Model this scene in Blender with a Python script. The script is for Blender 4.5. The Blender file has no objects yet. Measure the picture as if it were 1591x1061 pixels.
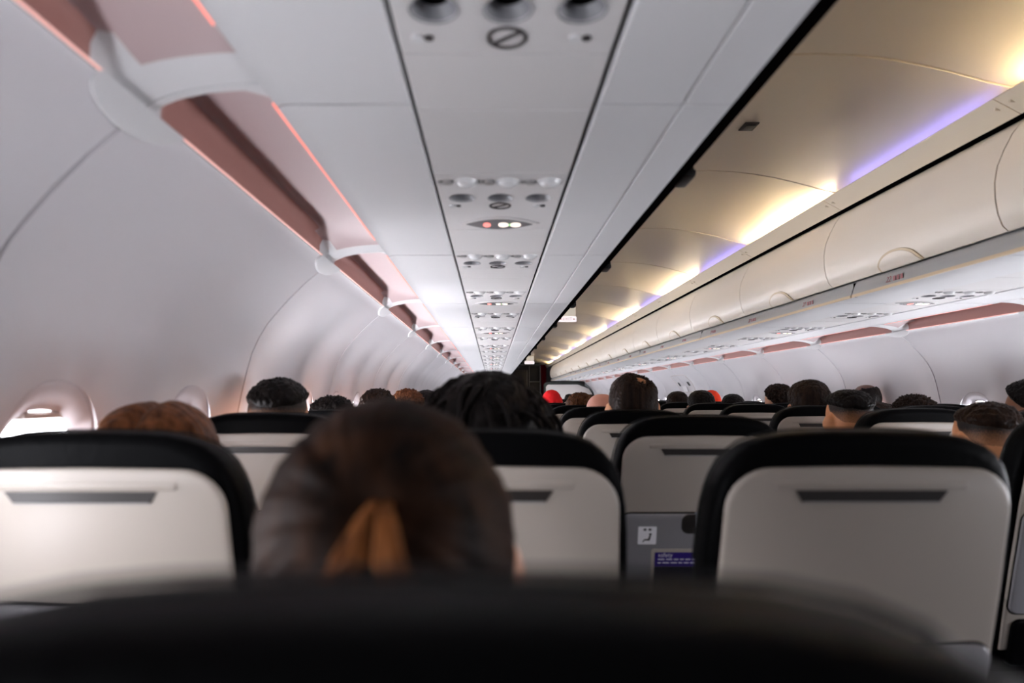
import bpy, bmesh, math, random
from mathutils import Vector, Matrix, noise
random.seed(7)
PI = math.pi
scene = bpy.context.scene
COL = scene.collection
CZ = 1.19            # eye height above the cabin floor
XR = 1.97            # the cabin is symmetric about x = XR / 2
BAY = 1.067
PITCH = 0.721
Y0, YEND = -1.13, 18.08

# ------------------------------------------------------------------ materials
def lin(r, g, b):
    def f(c):
        c /= 255.0
        return c / 12.92 if c <= 0.04045 else ((c + 0.055) / 1.055) ** 2.4
    return (f(r), f(g), f(b), 1.0)

def mat(name, rgb, rough=0.5, spec=0.5, metal=0.0, bump=0.0, bscale=200.0, var=0.0, vscale=8.0, emit=None, estr=0.0, coat=0.0):
    m = bpy.data.materials.new(name)
    m.use_nodes = True
    nt = m.node_tree
    b = nt.nodes['Principled BSDF']
    b.inputs['Base Color'].default_value = lin(*rgb)
    b.inputs['Roughness'].default_value = rough
    b.inputs['Specular IOR Level'].default_value = spec
    b.inputs['Metallic'].default_value = metal
    b.inputs['Coat Weight'].default_value = coat
    if emit:
        b.inputs['Emission Color'].default_value = lin(*emit)
        b.inputs['Emission Strength'].default_value = estr
    if bump or var:
        tc = nt.nodes.new('ShaderNodeTexCoord')
    if var:
        n = nt.nodes.new('ShaderNodeTexNoise'); n.inputs['Scale'].default_value = vscale; n.inputs['Detail'].default_value = 4
        nt.links.new(tc.outputs['Object'], n.inputs['Vector'])
        mx = nt.nodes.new('ShaderNodeMix'); mx.data_type = 'RGBA'
        c = lin(*rgb)
        mx.inputs['A'].default_value = tuple(max(0, x * (1 - var)) for x in c[:3]) + (1,)
        mx.inputs['B'].default_value = tuple(min(1, x * (1 + var)) for x in c[:3]) + (1,)
        nt.links.new(n.outputs['Fac'], mx.inputs['Factor'])
        nt.links.new(mx.outputs['Result'], b.inputs['Base Color'])
    if bump:
        n2 = nt.nodes.new('ShaderNodeTexNoise'); n2.inputs['Scale'].default_value = bscale; n2.inputs['Detail'].default_value = 3
        nt.links.new(tc.outputs['Object'], n2.inputs['Vector'])
        bp = nt.nodes.new('ShaderNodeBump'); bp.inputs['Strength'].default_value = bump; bp.inputs['Distance'].default_value = 0.002
        nt.links.new(n2.outputs['Fac'], bp.inputs['Height'])
        nt.links.new(bp.outputs['Normal'], b.inputs['Normal'])
    return m

def hair_mat(name, dark, light, amount=0.5, rough=0.42, stretch=(70, 70, 4), spec=0.08):
    m = bpy.data.materials.new(name); m.use_nodes = True
    nt = m.node_tree; b = nt.nodes['Principled BSDF']
    tc = nt.nodes.new('ShaderNodeTexCoord'); mp = nt.nodes.new('ShaderNodeMapping')
    mp.inputs['Scale'].default_value = stretch
    n = nt.nodes.new('ShaderNodeTexNoise'); n.inputs['Scale'].default_value = 1.0; n.inputs['Detail'].default_value = 5
    rp = nt.nodes.new('ShaderNodeValToRGB')
    rp.color_ramp.elements[0].position = 0.5 - amount * 0.4; rp.color_ramp.elements[0].color = lin(*dark)
    rp.color_ramp.elements[1].position = 0.5 + amount * 0.4; rp.color_ramp.elements[1].color = lin(*light)
    bp = nt.nodes.new('ShaderNodeBump'); bp.inputs['Strength'].default_value = 0.6; bp.inputs['Distance'].default_value = 0.004
    L = nt.links.new
    L(tc.outputs['Object'], mp.inputs['Vector']); L(mp.outputs['Vector'], n.inputs['Vector'])
    L(n.outputs['Fac'], rp.inputs['Fac']); L(rp.outputs['Color'], b.inputs['Base Color'])
    L(n.outputs['Fac'], bp.inputs['Height']); L(bp.outputs['Normal'], b.inputs['Normal'])
    b.inputs['Roughness'].default_value = rough; b.inputs['Specular IOR Level'].default_value = spec
    return m

M = {}
M['wall'] = mat('cabin_wall_plastic', (207, 204, 207), 0.42, 0.4, bump=0.04, bscale=900)
M['white'] = mat('white_panel_plastic', (204, 203, 204), 0.55, 0.10, bump=0.03, bscale=900)
M['psu'] = mat('service_panel_plastic', (203, 200, 199), 0.55, 0.12, bump=0.03, bscale=900)
M['winframe'] = mat('window_surround_plastic', (200, 195, 198), 0.75, 0.08)
M['cream'] = mat('cream_bin_plastic', (222, 212, 199), 0.38, 0.45, bump=0.02, bscale=700)
M['ceil'] = mat('ceiling_panel_plastic', (214, 202, 182), 0.34, 0.45)
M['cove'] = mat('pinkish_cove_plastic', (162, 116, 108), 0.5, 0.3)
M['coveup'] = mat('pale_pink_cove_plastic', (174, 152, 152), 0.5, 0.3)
M['rail'] = mat('grey_rail_plastic', (160, 161, 162), 0.38, 0.5)
M['tan'] = mat('tan_edge_strip', (196, 176, 146), 0.45)
M['railshade'] = mat('rail_shade_black', (4, 3, 3), 1.0, 0.0)  # shade on the left bin rail, put into the colour
M['black'] = mat('black_plastic', (22, 21, 21), 0.45, 0.4)
M['groove'] = mat('dark_gap', (6, 5, 5), 0.95, 0.0)
M['dish'] = mat('grey_light_dish', (120, 120, 124), 0.4, 0.4)
M['lens'] = mat('light_lens', (70, 70, 74), 0.15, 0.6)
M['vent'] = mat('vent_white_gloss', (216, 216, 216), 0.22, 0.6)
M['ventgrey'] = mat('vent_grey', (146, 144, 142), 0.4, 0.5)
M['mark'] = mat('dark_grey_print', (62, 58, 58), 0.6, 0.2)
M['signlens'] = mat('grey_sign_lens', (120, 118, 120), 0.2, 0.5)
M['redlit'] = mat('red_lit_pictogram', (255, 150, 140), 0.5, emit=(255, 140, 130), estr=.7)
M['whitelit'] = mat('white_lit_pictogram', (255, 240, 230), 0.5, emit=(255, 236, 222), estr=.75)
M['greenlit'] = mat('green_lit_dot', (90, 190, 100), 0.5, emit=(90, 190, 100), estr=0.5)
M['leather'] = mat('dark_seat_leather', (8, 8, 9), 0.45, 0.025, bump=0.35, bscale=90, var=0.15, vscale=30)
M['shell'] = mat('grey_seatback_plastic', (171, 162, 152), 0.4, 0.45, bump=0.03, bscale=500)
M['tray'] = mat('grey_tray_plastic', (138, 136, 140), 0.42, 0.4, bump=0.03, bscale=500)
M['slot'] = mat('dark_slot_plastic', (46, 42, 40), 0.38, 0.5)
M['frame'] = mat('seat_frame_metal', (120, 122, 126), 0.35, 0.5, metal=0.7)
M['arm'] = mat('armrest_black', (30, 30, 32), 0.5, 0.4)
M['latch'] = mat('latch_steel_blue', (160, 172, 182), 0.35, 0.5)
M['paper'] = mat('white_sticker', (232, 230, 234), 0.5, 0.3)
M['purple'] = mat('deep_purple_print', (44, 24, 112), 0.5, 0.3)
M['navy'] = mat('black_navy_print', (16, 14, 28), 0.5, 0.3)
M['whiteprint'] = mat('white_print', (215, 210, 225), 0.6, 0.2)
M['redprint'] = mat('red_print', (150, 104, 108), 0.6, 0.2)
M['carpet'] = mat('dark_blue_carpet', (48, 46, 54), 0.95, 0.05, bump=0.6, bscale=400, var=0.3, vscale=150)
M['galley'] = mat('galley_dark_laminate', (66, 62, 60), 0.45, 0.4)
M['galleyblack'] = mat('galley_black_laminate', (18, 17, 18), 0.4, 0.4)
M['alu'] = mat('galley_aluminium', (150, 148, 146), 0.35, 0.5, metal=0.6)
M['curtain'] = mat('red_curtain_cloth', (104, 14, 24), 0.85, 0.1, bump=0.2, bscale=300)
M['bulk'] = mat('pale_bulkhead_laminate', (214, 208, 204), 0.45, 0.4)
M['bulkframe'] = mat('dark_green_grey_frame', (48, 52, 48), 0.5, 0.4)
M['pane'] = mat('bright_window_pane', (255, 255, 255), 0.2, emit=(246, 247, 255), estr=62.0)  # pane strengths here and below differ only to balance the cabin light
M['softpane'] = mat('medium_window_pane', (255, 255, 255), 0.2, emit=(246, 247, 255), estr=41.0)
M['dimpane'] = mat('lowered_window_pane', (255, 255, 255), 0.2, emit=(246, 247, 255), estr=27.0)
M['lowpane'] = mat('lowest_window_pane', (255, 255, 255), 0.2, emit=(246, 247, 255), estr=13.0)
M['shade'] = mat('window_shade_plastic', (196, 184, 176), 0.5, 0.3)
M['warmled'] = mat('warm_white_led', (255, 225, 170), 0.5, emit=(255, 230, 188), estr=72.0)
M['purpleled'] = mat('purple_led', (180, 160, 255), 0.5, emit=(134, 132, 255), estr=6.0)
M['redled'] = mat('salmon_mood_led', (255, 150, 130), 0.5, emit=(255, 128, 108), estr=.75)
M['paleled'] = mat('pale_pink_mood_led', (255, 205, 195), 0.5, emit=(255, 190, 178), estr=.3)
M['exitlit'] = mat('exit_sign_face', (250, 244, 246), 0.4, emit=(250, 240, 245), estr=0.75)
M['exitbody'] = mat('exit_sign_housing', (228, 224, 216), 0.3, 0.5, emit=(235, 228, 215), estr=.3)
M['exitred'] = mat('exit_red_print', (150, 60, 60), 0.6, 0.2)
M['shoe'] = mat('dark_shoe_leather', (30, 28, 28), 0.5)

# ------------------------------------------------------------------ helpers
def finish(bm, name, m, parent=None, smooth=True, angle=40):
    bmesh.ops.recalc_face_normals(bm, faces=bm.faces)
    me = bpy.data.meshes.new(name)
    bm.to_mesh(me); bm.free()
    return link(name, me, m, parent, smooth, angle)

def link(name, me, m, parent=None, smooth=True, angle=40):
    o = bpy.data.objects.new(name, me)
    COL.objects.link(o)
    if m is not None:
        me.materials.clear(); me.materials.append(m)
    if smooth:
        for p in me.polygons: p.use_smooth = True
        try: me.set_sharp_from_angle(angle=math.radians(angle))
        except Exception: pass
    if parent: o.parent = parent
    return o

def tag(o, label=None, cat=None, group=None, kind=None):
    if label: o['label'] = label
    if cat: o['category'] = cat
    if group: o['group'] = group
    if kind: o['kind'] = kind
    return o

def thing(name, label, cat, loc=(0, 0, 0), group=None, rz=0.0):
    o = bpy.data.objects.new(name, None); COL.objects.link(o)
    o.location = loc; o.rotation_euler = (0, 0, rz); o.empty_display_size = 0.05
    return tag(o, label, cat, group)

def dup(root, loc, label=None, group=None, parent=None):
    r = root.copy(); COL.objects.link(r)
    if parent is None: r.location = loc
    else: r.parent = parent
    if label: r['label'] = label
    if group: r['group'] = group
    for ch in list(root.children):
        dup(ch, None, parent=r)
    return r

ONES = ['', 'first', 'second', 'third', 'fourth', 'fifth', 'sixth', 'seventh', 'eighth', 'ninth', 'tenth', 'eleventh', 'twelfth', 'thirteenth',
        'fourteenth', 'fifteenth', 'sixteenth', 'seventeenth', 'eighteenth', 'nineteenth', 'twentieth', 'twenty-first', 'twenty-second', 'twenty-third', 'twenty-fourth', 'twenty-fifth']

def add_box(bm, c, d, bev=0.0, seg=2, rot=None):
    r = bmesh.ops.create_cube(bm, size=1.0)
    vs = r['verts']
    bmesh.ops.scale(bm, vec=d, verts=vs)
    if bev:
        es = list({e for v in vs for e in v.link_edges})
        g = bmesh.ops.bevel(bm, geom=es, offset=bev, segments=seg, affect='EDGES', profile=0.6)
        vs = list({v for f in g['faces'] for v in f.verts} | {v for v in vs if v.is_valid})
    if rot is not None: bmesh.ops.rotate(bm, cent=(0, 0, 0), matrix=rot, verts=vs)
    bmesh.ops.translate(bm, vec=c, verts=vs)
    return vs

def add_layers(bm, layers, cap0=True, cap1=True):
    """skin a list of equal-length closed rings"""
    rows = [[bm.verts.new(p) for p in ring] for ring in layers]
    n = len(rows[0])
    for a, b in zip(rows, rows[1:]):
        for i in range(n):
            j = (i + 1) % n
            bm.faces.new((a[i], a[j], b[j], b[i]))
    if cap0: bm.faces.new(rows[0])
    if cap1: bm.faces.new(rows[-1])
    return rows

def add_strip(bm, prof, y0, y1, t=(0, 0.012), s=1.0, ny=1, zoff=CZ):
    """a plate swept along y: profile (x,z) and its copy moved by t, closed on all sides"""
    outer = [(x + t[0], z + t[1]) for x, z in reversed(prof)]
    ring = prof + outer
    layers = []
    for k in range(ny + 1):
        y = y0 + (y1 - y0) * k / ny
        layers.append([(s * x, y, z + zoff) for x, z in ring])
    add_layers(bm, layers)

def add_cyl(bm, p0, p1, r0, r1, n=16, caps=True):
    p0, p1 = Vector(p0), Vector(p1)
    d = (p1 - p0).normalized()
    a = d.orthogonal().normalized(); b = d.cross(a)
    rings = []
    for p, r in ((p0, r0), (p1, r1)):
        rings.append([p + a * (r * math.cos(2 * PI * i / n)) + b * (r * math.sin(2 * PI * i / n)) for i in range(n)])
    add_layers(bm, rings, caps, caps)

def add_tube(bm, pts, rad, n=8):
    rings = []
    up = Vector((0.3, 0.2, 1)).normalized()
    for i, p in enumerate(pts):
        a = Vector(pts[max(0, i - 1)]); b = Vector(pts[min(len(pts) - 1, i + 1)])
        d = (b - a).normalized()
        u = d.cross(up)
        if u.length < 1e-3: u = d.orthogonal()
        u.normalize(); v = d.cross(u)
        r = rad[i] if isinstance(rad, (list, tuple)) else rad
        rings.append([Vector(p) + u * (r * math.cos(2 * PI * k / n)) + v * (r * math.sin(2 * PI * k / n)) for k in range(n)])
    add_layers(bm, rings)

def add_ball(bm, c, r, sub=3, rot=None):
    g = bmesh.ops.create_icosphere(bm, subdivisions=sub, radius=1.0)
    bmesh.ops.scale(bm, vec=r if hasattr(r, '__len__') else (r, r, r), verts=g['verts'])
    if rot is not None: bmesh.ops.rotate(bm, cent=(0, 0, 0), matrix=rot, verts=g['verts'])
    bmesh.ops.translate(bm, vec=c, verts=g['verts'])
    return g['verts']

def rrect(w, h, r, n=6, cx=0.0, cy=0.0):
    """closed rounded-rectangle ring of 2d points, half sizes w, h"""
    pts = []
    for sx, sy, a0 in ((1, 1, 0), (-1, 1, PI / 2), (-1, -1, PI), (1, -1, 1.5 * PI)):
        for k in range(n + 1):
            a = a0 + k * PI / 2 / n
            pts.append((cx + sx * (w - r) + r * math.cos(a), cy + sy * (h - r) + r * math.sin(a)))
    return pts

def smoothstep(a, b, x):
    if a == b: return 1.0 if x >= b else 0.0
    t = max(0.0, min(1.0, (x - a) / (b - a)))
    return t * t * (3 - 2 * t)

def interp(tab, v):
    if v <= tab[0][0]: return tab[0][1]
    for (a, p), (b, q) in zip(tab, tab[1:]):
        if v <= b: return p + (q - p) * (v - a) / (b - a)
    return tab[-1][1]

def text_mesh(name, s, size, m, parent, matrix, spacing=1.0):
    cu = bpy.data.curves.new(name, 'FONT')
    cu.body = s; cu.size = size; cu.align_x = 'CENTER'; cu.align_y = 'CENTER'; cu.extrude = 0.0006; cu.space_character = spacing
    tmp = bpy.data.objects.new(name + '_curve', cu); COL.objects.link(tmp)
    dg = bpy.context.evaluated_depsgraph_get()
    me = bpy.data.meshes.new_from_object(tmp.evaluated_get(dg))
    bpy.data.objects.remove(tmp)
    me.transform(matrix)
    return link(name, me, m, parent, smooth=False)

def evaluated(o):
    dg = bpy.context.evaluated_depsgraph_get(); dg.update()
    return bpy.data.meshes.new_from_object(o.evaluated_get(dg))

# ------------------------------------------------------------------ shell of the cabin
WALL = [(-.475, .392), (-.487, .388), (-.504, .370), (-.552, .330), (-.600, .285), (-.640, .245), (-.671, .212), (-.700, .172), (-.725, .130), (-.745, .080), (-.760, .030),
        (-.775, -.040), (-.786, -.10), (-.797, -.20), (-.802, -.28), (-.803, -.40), (-.797, -.52), (-.782, -.70), (-.742, -1.0), (-.700, -1.19)]
def wall_x(z):
    return interp(sorted((zz, xx) for xx, zz in WALL), z)
SEAM_W = .93
SEAM_B = 1.003
WIN0 = SEAM_W + .2667
ZW = -.175           # window centre height above/below the eye
def ridge(y, z):
    a = abs(math.sin(PI * (y - WIN0) / (BAY / 2))) ** 3
    k = smoothstep(.36, .10, z) if z < .36 else 0.0
    k = 1 - smoothstep(.02, .34, z)
    return 0.030 * a * k * smoothstep(-1.1, -.5, z)

def seam_groove(y):
    k = round((y - SEAM_W) / BAY)
    return abs(y - (SEAM_W + k * BAY)) < 0.0032

def win_ring(w, h, r, n=8):
    return rrect(w, h, r, n, 0, ZW)

def build_wall(name, s, xo):
    ys = []
    y = Y0
    step = BAY / 20
    k0 = math.floor((Y0 - SEAM_W) / BAY); k1 = math.ceil((YEND - SEAM_W) / BAY)
    for k in range(k0, k1 + 1):
        b = SEAM_W + k * BAY
        ys += [b - .0045, b - .0028, b + .0028, b + .0045]
        ys += [b + BAY * i / 20 for i in range(1, 20)]
    ys = sorted(v for v in ys if Y0 <= v <= YEND)
    bm = bmesh.new()
    layers = []
    for y in ys:
        ring = []
        for x, z in WALL:
            g = 0.012 if (seam_groove(y) and z < .385) else 0.0
            ring.append((xo + s * (x + ridge(y, z) - g), y, z + CZ))
        for x, z in reversed(WALL):
            ring.append((xo + s * (x - .035), y, z + CZ + (0.004 if z > .38 else 0)))
        layers.append(ring)
    add_layers(bm, layers)
    o = finish(bm, name, M['wall'], None, True, 50)
    # window openings
    bc = bmesh.new()
    n = int((YEND - WIN0) / (BAY / 2)) + 1
    for i in range(-3, n):
        yc = WIN0 + i * BAY / 2
        if yc > YEND - .25: continue
        ring = win_ring(.135, .205, .125)
        add_layers(bc, [[(xo + s * xx, yc + a, b + CZ) for a, b in ring] for xx in (-.90, -.60)])
    bmesh.ops.recalc_face_normals(bc, faces=bc.faces)
    mc = bpy.data.meshes.new('cut'); bc.to_mesh(mc); bc.free()
    oc = bpy.data.objects.new('cut', mc); COL.objects.link(oc)
    md = o.modifiers.new('b', 'BOOLEAN'); md.operation = 'DIFFERENCE'; md.object = oc; md.solver = 'EXACT'
    me = evaluated(o)
    o.modifiers.clear(); o.data = me
    me.materials.clear(); me.materials.append(M['wall'])
    for p in me.polygons: p.use_smooth = True
    me.set_sharp_from_angle(angle=math.radians(45))
    bpy.data.objects.remove(oc)
    return tag(o, kind='structure')
build_wall('wall_left', 1, 0); build_wall('wall_right', -1, XR)

# windows: funnel, bright pane, shade
win_n = 0
def build_window(s, xo, yc, k, shade):
    global win_n
    win_n += 1
    root = bpy.data.objects.new('window_%d' % win_n, None); COL.objects.link(root); root['kind'] = 'structure'
    root.location = (xo, yc, CZ)
    bm = bmesh.new()
    o_ring = win_ring(.1345, .2045, .1245); lip = win_ring(.128, .198, .118); i_ring = win_ring(.106, .156, .094); i2 = win_ring(.102, .152, .090)
    def R(ring, dx, flat=None): return [(s * ((wall_x(b) if flat is None else flat) + dx), a, b) for a, b in ring]
    add_layers(bm, [R(o_ring, -.034), R(o_ring, .001), R(lip, .0035), R(i_ring, -.017), R(i2, -.022), R(win_ring(.135, .205, .125), -.0340)], False, False)
    finish(bm, 'window_frame', M['winframe'], root, True, 50)
    bm = bmesh.new()
    add_layers(bm, [R(win_ring(.108, .158, .096), -.0235), R(win_ring(.108, .158, .096), -.028)])
    finish(bm, 'window_pane', M['lowpane' if s == 1 and k in (0, 1) else 'dimpane' if (s == 1 and k < 0) or (s == -1 and k > 8) else 'pane' if s == 1 and k < 9 else 'softpane'], root)  # glow chosen per window to shape the light, weakest at the nearest panes
    if shade > 0:
        bm = bmesh.new()
        zt = ZW + .150
        add_box(bm, (s * (wall_x(zt - shade / 2) - .0215), 0, zt - shade / 2), (.002, .212, shade), .0008)
        add_box(bm, (s * (wall_x(zt - shade) - .017), 0, zt - shade + .006), (.010, .10, .010), .003)
        finish(bm, 'shade_panel', M['shade'], root)
for i in range(-3, 31):
    yc = WIN0 + i * BAY / 2
    build_window(1, 0, yc, i, .25 if i == -1 else .014 if i < 3 else .03)  # unseen aft window gets a lowered shade to cut light on the near seat
for i in range(-3, 31):
    yc = WIN0 + i * BAY / 2
    build_window(-1, XR, yc, i, [.06, .03, .10, .02][i % 4])

# floor
bm = bmesh.new(); add_box(bm, (XR / 2, (Y0 + 22) / 2, -.02), (3.5, 22 - Y0, .04)); tag(finish(bm, 'floor', M['carpet'], None, False), kind='structure')

# ceiling: arched panels with seams, and the lip that hides the light strips
CEIL = [(.345, .850), (.372, .884), (.42, .918), (.50, .962), (.62, 1.000), (.75, 1.024), (.88, 1.038), (.985, 1.042), (1.10, 1.037), (1.20, 1.026), (1.30, 1.009), (1.39, .988), (1.463, .968), (1.51, .955), (1.55, .946), (1.585, .939), (1.612, .933)]
YC1 = 20.3
bm = bmesh.new()
ys = []
for k in range(-2, 20):
    b = SEAM_B + k * BAY
    ys += [b - .006, b - .003, b + .003, b + .006] + [b + BAY * i / 6 for i in range(1, 6)]
ys = [y for y in ys if Y0 <= y <= YC1]
layers = []
for y in ys:
    kk = round((y - SEAM_B) / BAY); g = .012 if abs(y - SEAM_B - kk * BAY) < .0045 else 0
    layers.append([(x, y, z + CZ + g) for x, z in CEIL] + [(x, y, z + CZ + .03) for x, z in reversed(CEIL)])
add_layers(bm, layers)
tag(finish(bm, 'ceiling', M['ceil'], None, True, 60), kind='structure')
bm = bmesh.new()
for k in range(-2, 18):
    a = SEAM_B + k * BAY + .002; b = a + BAY - .004
    add_strip(bm, [(1.519, .9045), (1.540, .893), (1.575, .8745), (1.604, .8590)], max(a, Y0), b, (.004, .004))
tag(finish(bm, 'trim_1', M['ceil'], None, True, 50), kind='structure')

bm = bmesh.new(); add_strip(bm, [(1.604, .8660), (1.650, .8560)], Y0, YEND, (.0, .006))
tag(finish(bm, 'trim_5', M['groove'], None, False), kind='structure')
# light strips behind the lip, alternately warm and purple
warm_i = pur_i = 0
for k in range(-1, 17):
    a = SEAM_B + k * BAY; warm = (k % 2 == 0)
    if k < 0: lab = ('purple', 'purple ceiling light strip overhead, in the bay above the nearest seats')
    t = thing('ceiling_light', '', 'ceiling light', (1.588, a + BAY / 2, CZ + .889), 'light strips along the aisle ceiling')
    if warm:
        warm_i += 1; t['label'] = 'warm white ceiling light strip, %s warm one along the aisle' % ONES[warm_i]
    else:
        pur_i += 1; t['label'] = 'purple ceiling light strip, %s purple one along the aisle' % ONES[pur_i]
    bm = bmesh.new(); add_box(bm, (0, 0, 0), (.005, BAY - .16, .018), .001, 2, Matrix.Rotation(math.radians(25), 3, 'Y')); finish(bm, 'light_strip', M['warmled' if warm else 'purpleled'], t)
    bm = bmesh.new(); add_box(bm, (.007, 0, 0), (.006, BAY - .14, .022), .001, 2, Matrix.Rotation(math.radians(25), 3, 'Y'))
    for e in (-1, 1):
        add_box(bm, (-.012, e * (BAY / 2 - .03), .002), (.06, .006, .020), .001)
    finish(bm, 'housing', M['ceil'], t)

# small dark vent plate in the ceiling
t = thing('ceiling_sensor', 'small dark rectangular sensor plate set in the purple-lit ceiling panel', 'sensor', (.985, 2.62, CZ + 1.039))
bm = bmesh.new(); add_box(bm, (0, 0, 0), (.055, .075, .006), .002); finish(bm, 'plate', M['mark'], t)
bm = bmesh.new(); add_box(bm, (0, 0, -.004), (.035, .05, .004), .001); finish(bm, 'grille', M['black'], t)

# ------------------------------------------------------------------ overhead bins
def build_bin(side, k):
    s = 1 if side == 'L' else -1
    xo = 0 if side == 'L' else XR
    y0 = SEAM_B + k * BAY
    y1 = min(y0 + BAY, YEND - .02)
    yc = (y0 + y1) / 2; h = (y1 - y0) / 2 - .003
    where = 'left' if side == 'L' else 'right'
    if k < 0: which = 'the nearest bin, directly overhead'
    else: which = '%s bin along the aisle' % ONES[k + 2]
    t = thing('overhead_bin', '%s overhead luggage bin on the %s of the aisle, %s' % ('white' if side == 'L' else 'closed cream', where, which), 'overhead bin', (xo, yc, CZ), 'overhead luggage bins ' + where)
    def strip(name, prof, m, th, hh=h, dy=0.0):
        bm = bmesh.new(); add_strip(bm, prof, -hh + dy, hh + dy, th, s, 1, 0); return finish(bm, name, m, t, True, 35)
    # underside plates
    hl = h
    strip('outboard_panel', [(-.1195, .436), (-.121, .4305), (-.21, .4305), (-.290, .4305), (-.308, .429), (-.3165, .4255)], M['white'], (0, .014))
    if side == 'L':
        strip('inboard_panel', [(.1565, .440), (.159, .4305), (.278, .4305), (.280, .4335)], M['white'], (0, .014))
        strip('edge_panel', [(.2815, .4335), (.2835, .4305), (.345, .4305), (.354, .432), (.358, .4365)], M['white'], (0, .012))
        strip('rail_shade_band', [(.3595, .4375), (.372, .446), (.398, .470), (.424, .490), (.441, .506)], M['railshade'], (-.012, .014), h + .002)  # black band stands in for the rail and door bottom in shade
        door = [(.4435, .510), (.447, .53), (.450, .58), (.446, .65), (.425, .75), (.385, .83), (.345, .868)]
        strip('door', door, M['cream'], (-.02, .004))
        bm = bmesh.new(); add_box(bm, (.434, 0, .492), (.026, .09, .016), .006); add_box(bm, (.4415, 0, .502), (.014, .05, .022), .005)
        finish(bm, 'latch', M['black'], t)
    else:
        ri = XR - 1.550
        strip('inboard_panel', [(.1565, .440), (.159, .4305), (.30, .4305), (.41, .4305), (ri - .004, .433)], M['white'], (0, .014))
        dr = [(XR - x, z) for x, z in [(1.566, .503), (1.548, .520), (1.534, .555), (1.526, .60), (1.524, .65), (1.532, .70), (1.552, .750), (1.578, .80), (1.602, .832), (1.617, .8465)]]
        strip('door', dr, M['cream'], (-.02, .004))
        # push latch: half-round plate on the lower edge of the door
        bm = bmesh.new()
        rim, face = [], []
        n = 18
        dtab = sorted((z, x) for x, z in dr)
        def on(z, off): return interp(dtab, z) + off
        for i in range(n + 1):
            a = PI * i / n
            rim.append((.135 * math.cos(a), .503 + .062 * math.sin(a)))
            face.append((.121 * math.cos(a), .503 + .052 * math.sin(a)))
        for pts, off, nm, mm in ((rim, .0022, 'latch_surround', M['tan']), (face, .0050, 'latch', M['cream'])):
            bm = bmesh.new()
            grid = []
            for u in range(5):
                f = u / 4
                grid.append([(s * on(.503 + (z - .503) * f, off), y * (1 if f else 1), .503 + (z - .503) * f) for y, z in pts])
            rows = [[bm.verts.new(p) for p in r] for r in grid]
            for a, b in zip(rows, rows[1:]):
                for i in range(n): bm.faces.new((a[i], a[i + 1], b[i + 1], b[i]))
            bmesh.ops.remove_doubles(bm, verts=bm.verts, dist=1e-5)
            g = bmesh.ops.solidify(bm, geom=list(bm.faces), thickness=-.004)
            o = finish(bm, nm, mm, t, True, 40)
    # carcass behind the door
    strip('carcass', [(-.30, .456), (-.285, .60), (-.22, .76), (0, .86), (.30, .872)], M['white'], (.012, -.006))
    return t
for k in range(-2, 16):
    build_bin('L', k); build_bin('R', k)

# grey rail with a tan edge under the right-hand doors, in two-bay lengths, with its row markers
ri = 0
rail_tops = [(1.5500, .4300), (1.5490, .4400), (1.5520, .4580), (1.5600, .4800), (1.5690, .4960)]
yr = 2.94 - 2 * 2 * BAY
edges = []
while yr < YEND - .05:
    edges.append((max(yr, Y0), min(yr + 2 * BAY, YEND - .03))); yr += 2 * BAY
edges = [e for e in edges if e[1] - e[0] > .1]
for j, (a, b) in enumerate(edges):
    t = thing('bin_edge_rail', 'grey bin rail with tan lower edge, %s length along the right of the aisle' % ONES[j + 1], 'rail', (1.55, (a + b) / 2, CZ), 'grey rails under the right bins')
    h = (b - a) / 2 - .005
    bm = bmesh.new(); add_strip(bm, [(x - 1.55, z) for x, z in rail_tops], -h, h, (.014, .003), 1, 1, 0); finish(bm, 'rail_body', M['rail'], t, True, 50)
    bm = bmesh.new(); add_box(bm, (-.002, 0, .4335), (.008, 2 * h, .013), .003); finish(bm, 'edge_strip', M['tan'], t)
    bm = bmesh.new(); add_box(bm, (.014, h + .004, .46), (.016, .004, .06)); finish(bm, 'end_gap', M['groove'], t)
row_no = 22
yy = 2.62
k = 0
while yy < 14:
    t = thing('row_marker', 'small reddish row number %d printed on the grey bin rail' % (row_no - k), 'row number', (1.5515, yy, CZ + .459), 'row numbers on the grey rail')
    mt = Matrix.Rotation(-PI / 2, 4, 'Z') @ Matrix.Rotation(PI / 2 - .28, 4, 'X')
    text_mesh('number', str(row_no - k), .034, M['redprint'], t, Matrix.Translation((-.0035, .045, 0)) @ mt)
    bm = bmesh.new()
    for q in range(3): add_box(bm, (-.0035, .008 - q * .024, 0), (.0015, .016, .018), .0004, rot=None)
    finish(bm, 'seat_letters', M['redprint'], t)
    yy += PITCH; k += 1

# ------------------------------------------------------------------ passenger service panels (lights, vents, signs)
PXC = .0175; PHW = .1315        # channel centre and half width
psu_cache = {}
def psu_panel_mesh(y0, y1, holes):
    bm = bmesh.new()
    add_box(bm, (0, (y0 + y1) / 2, .006), (2 * PHW, y1 - y0 - .003, .010), .0012, 1)
    bmesh.ops.recalc_face_normals(bm, faces=bm.faces)
    me = bpy.data.meshes.new('panel'); bm.to_mesh(me); bm.free()
    if holes:
        o = bpy.data.objects.new('tmp', me); COL.objects.link(o)
        bc = bmesh.new()
        for x, y, r in holes: add_cyl(bc, (x, y, -.01), (x, y, .03), r, r, 28)
        bmesh.ops.recalc_face_normals(bc, faces=bc.faces)
        mc = bpy.data.meshes.new('c'); bc.to_mesh(mc); bc.free()
        oc = bpy.data.objects.new('c', mc); COL.objects.link(oc)
        md = o.modifiers.new('b', 'BOOLEAN'); md.operation = 'DIFFERENCE'; md.object = oc; md.solver = 'EXACT'
        me = evaluated(o)
        bpy.data.objects.remove(o); bpy.data.objects.remove(oc)
    return me

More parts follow.
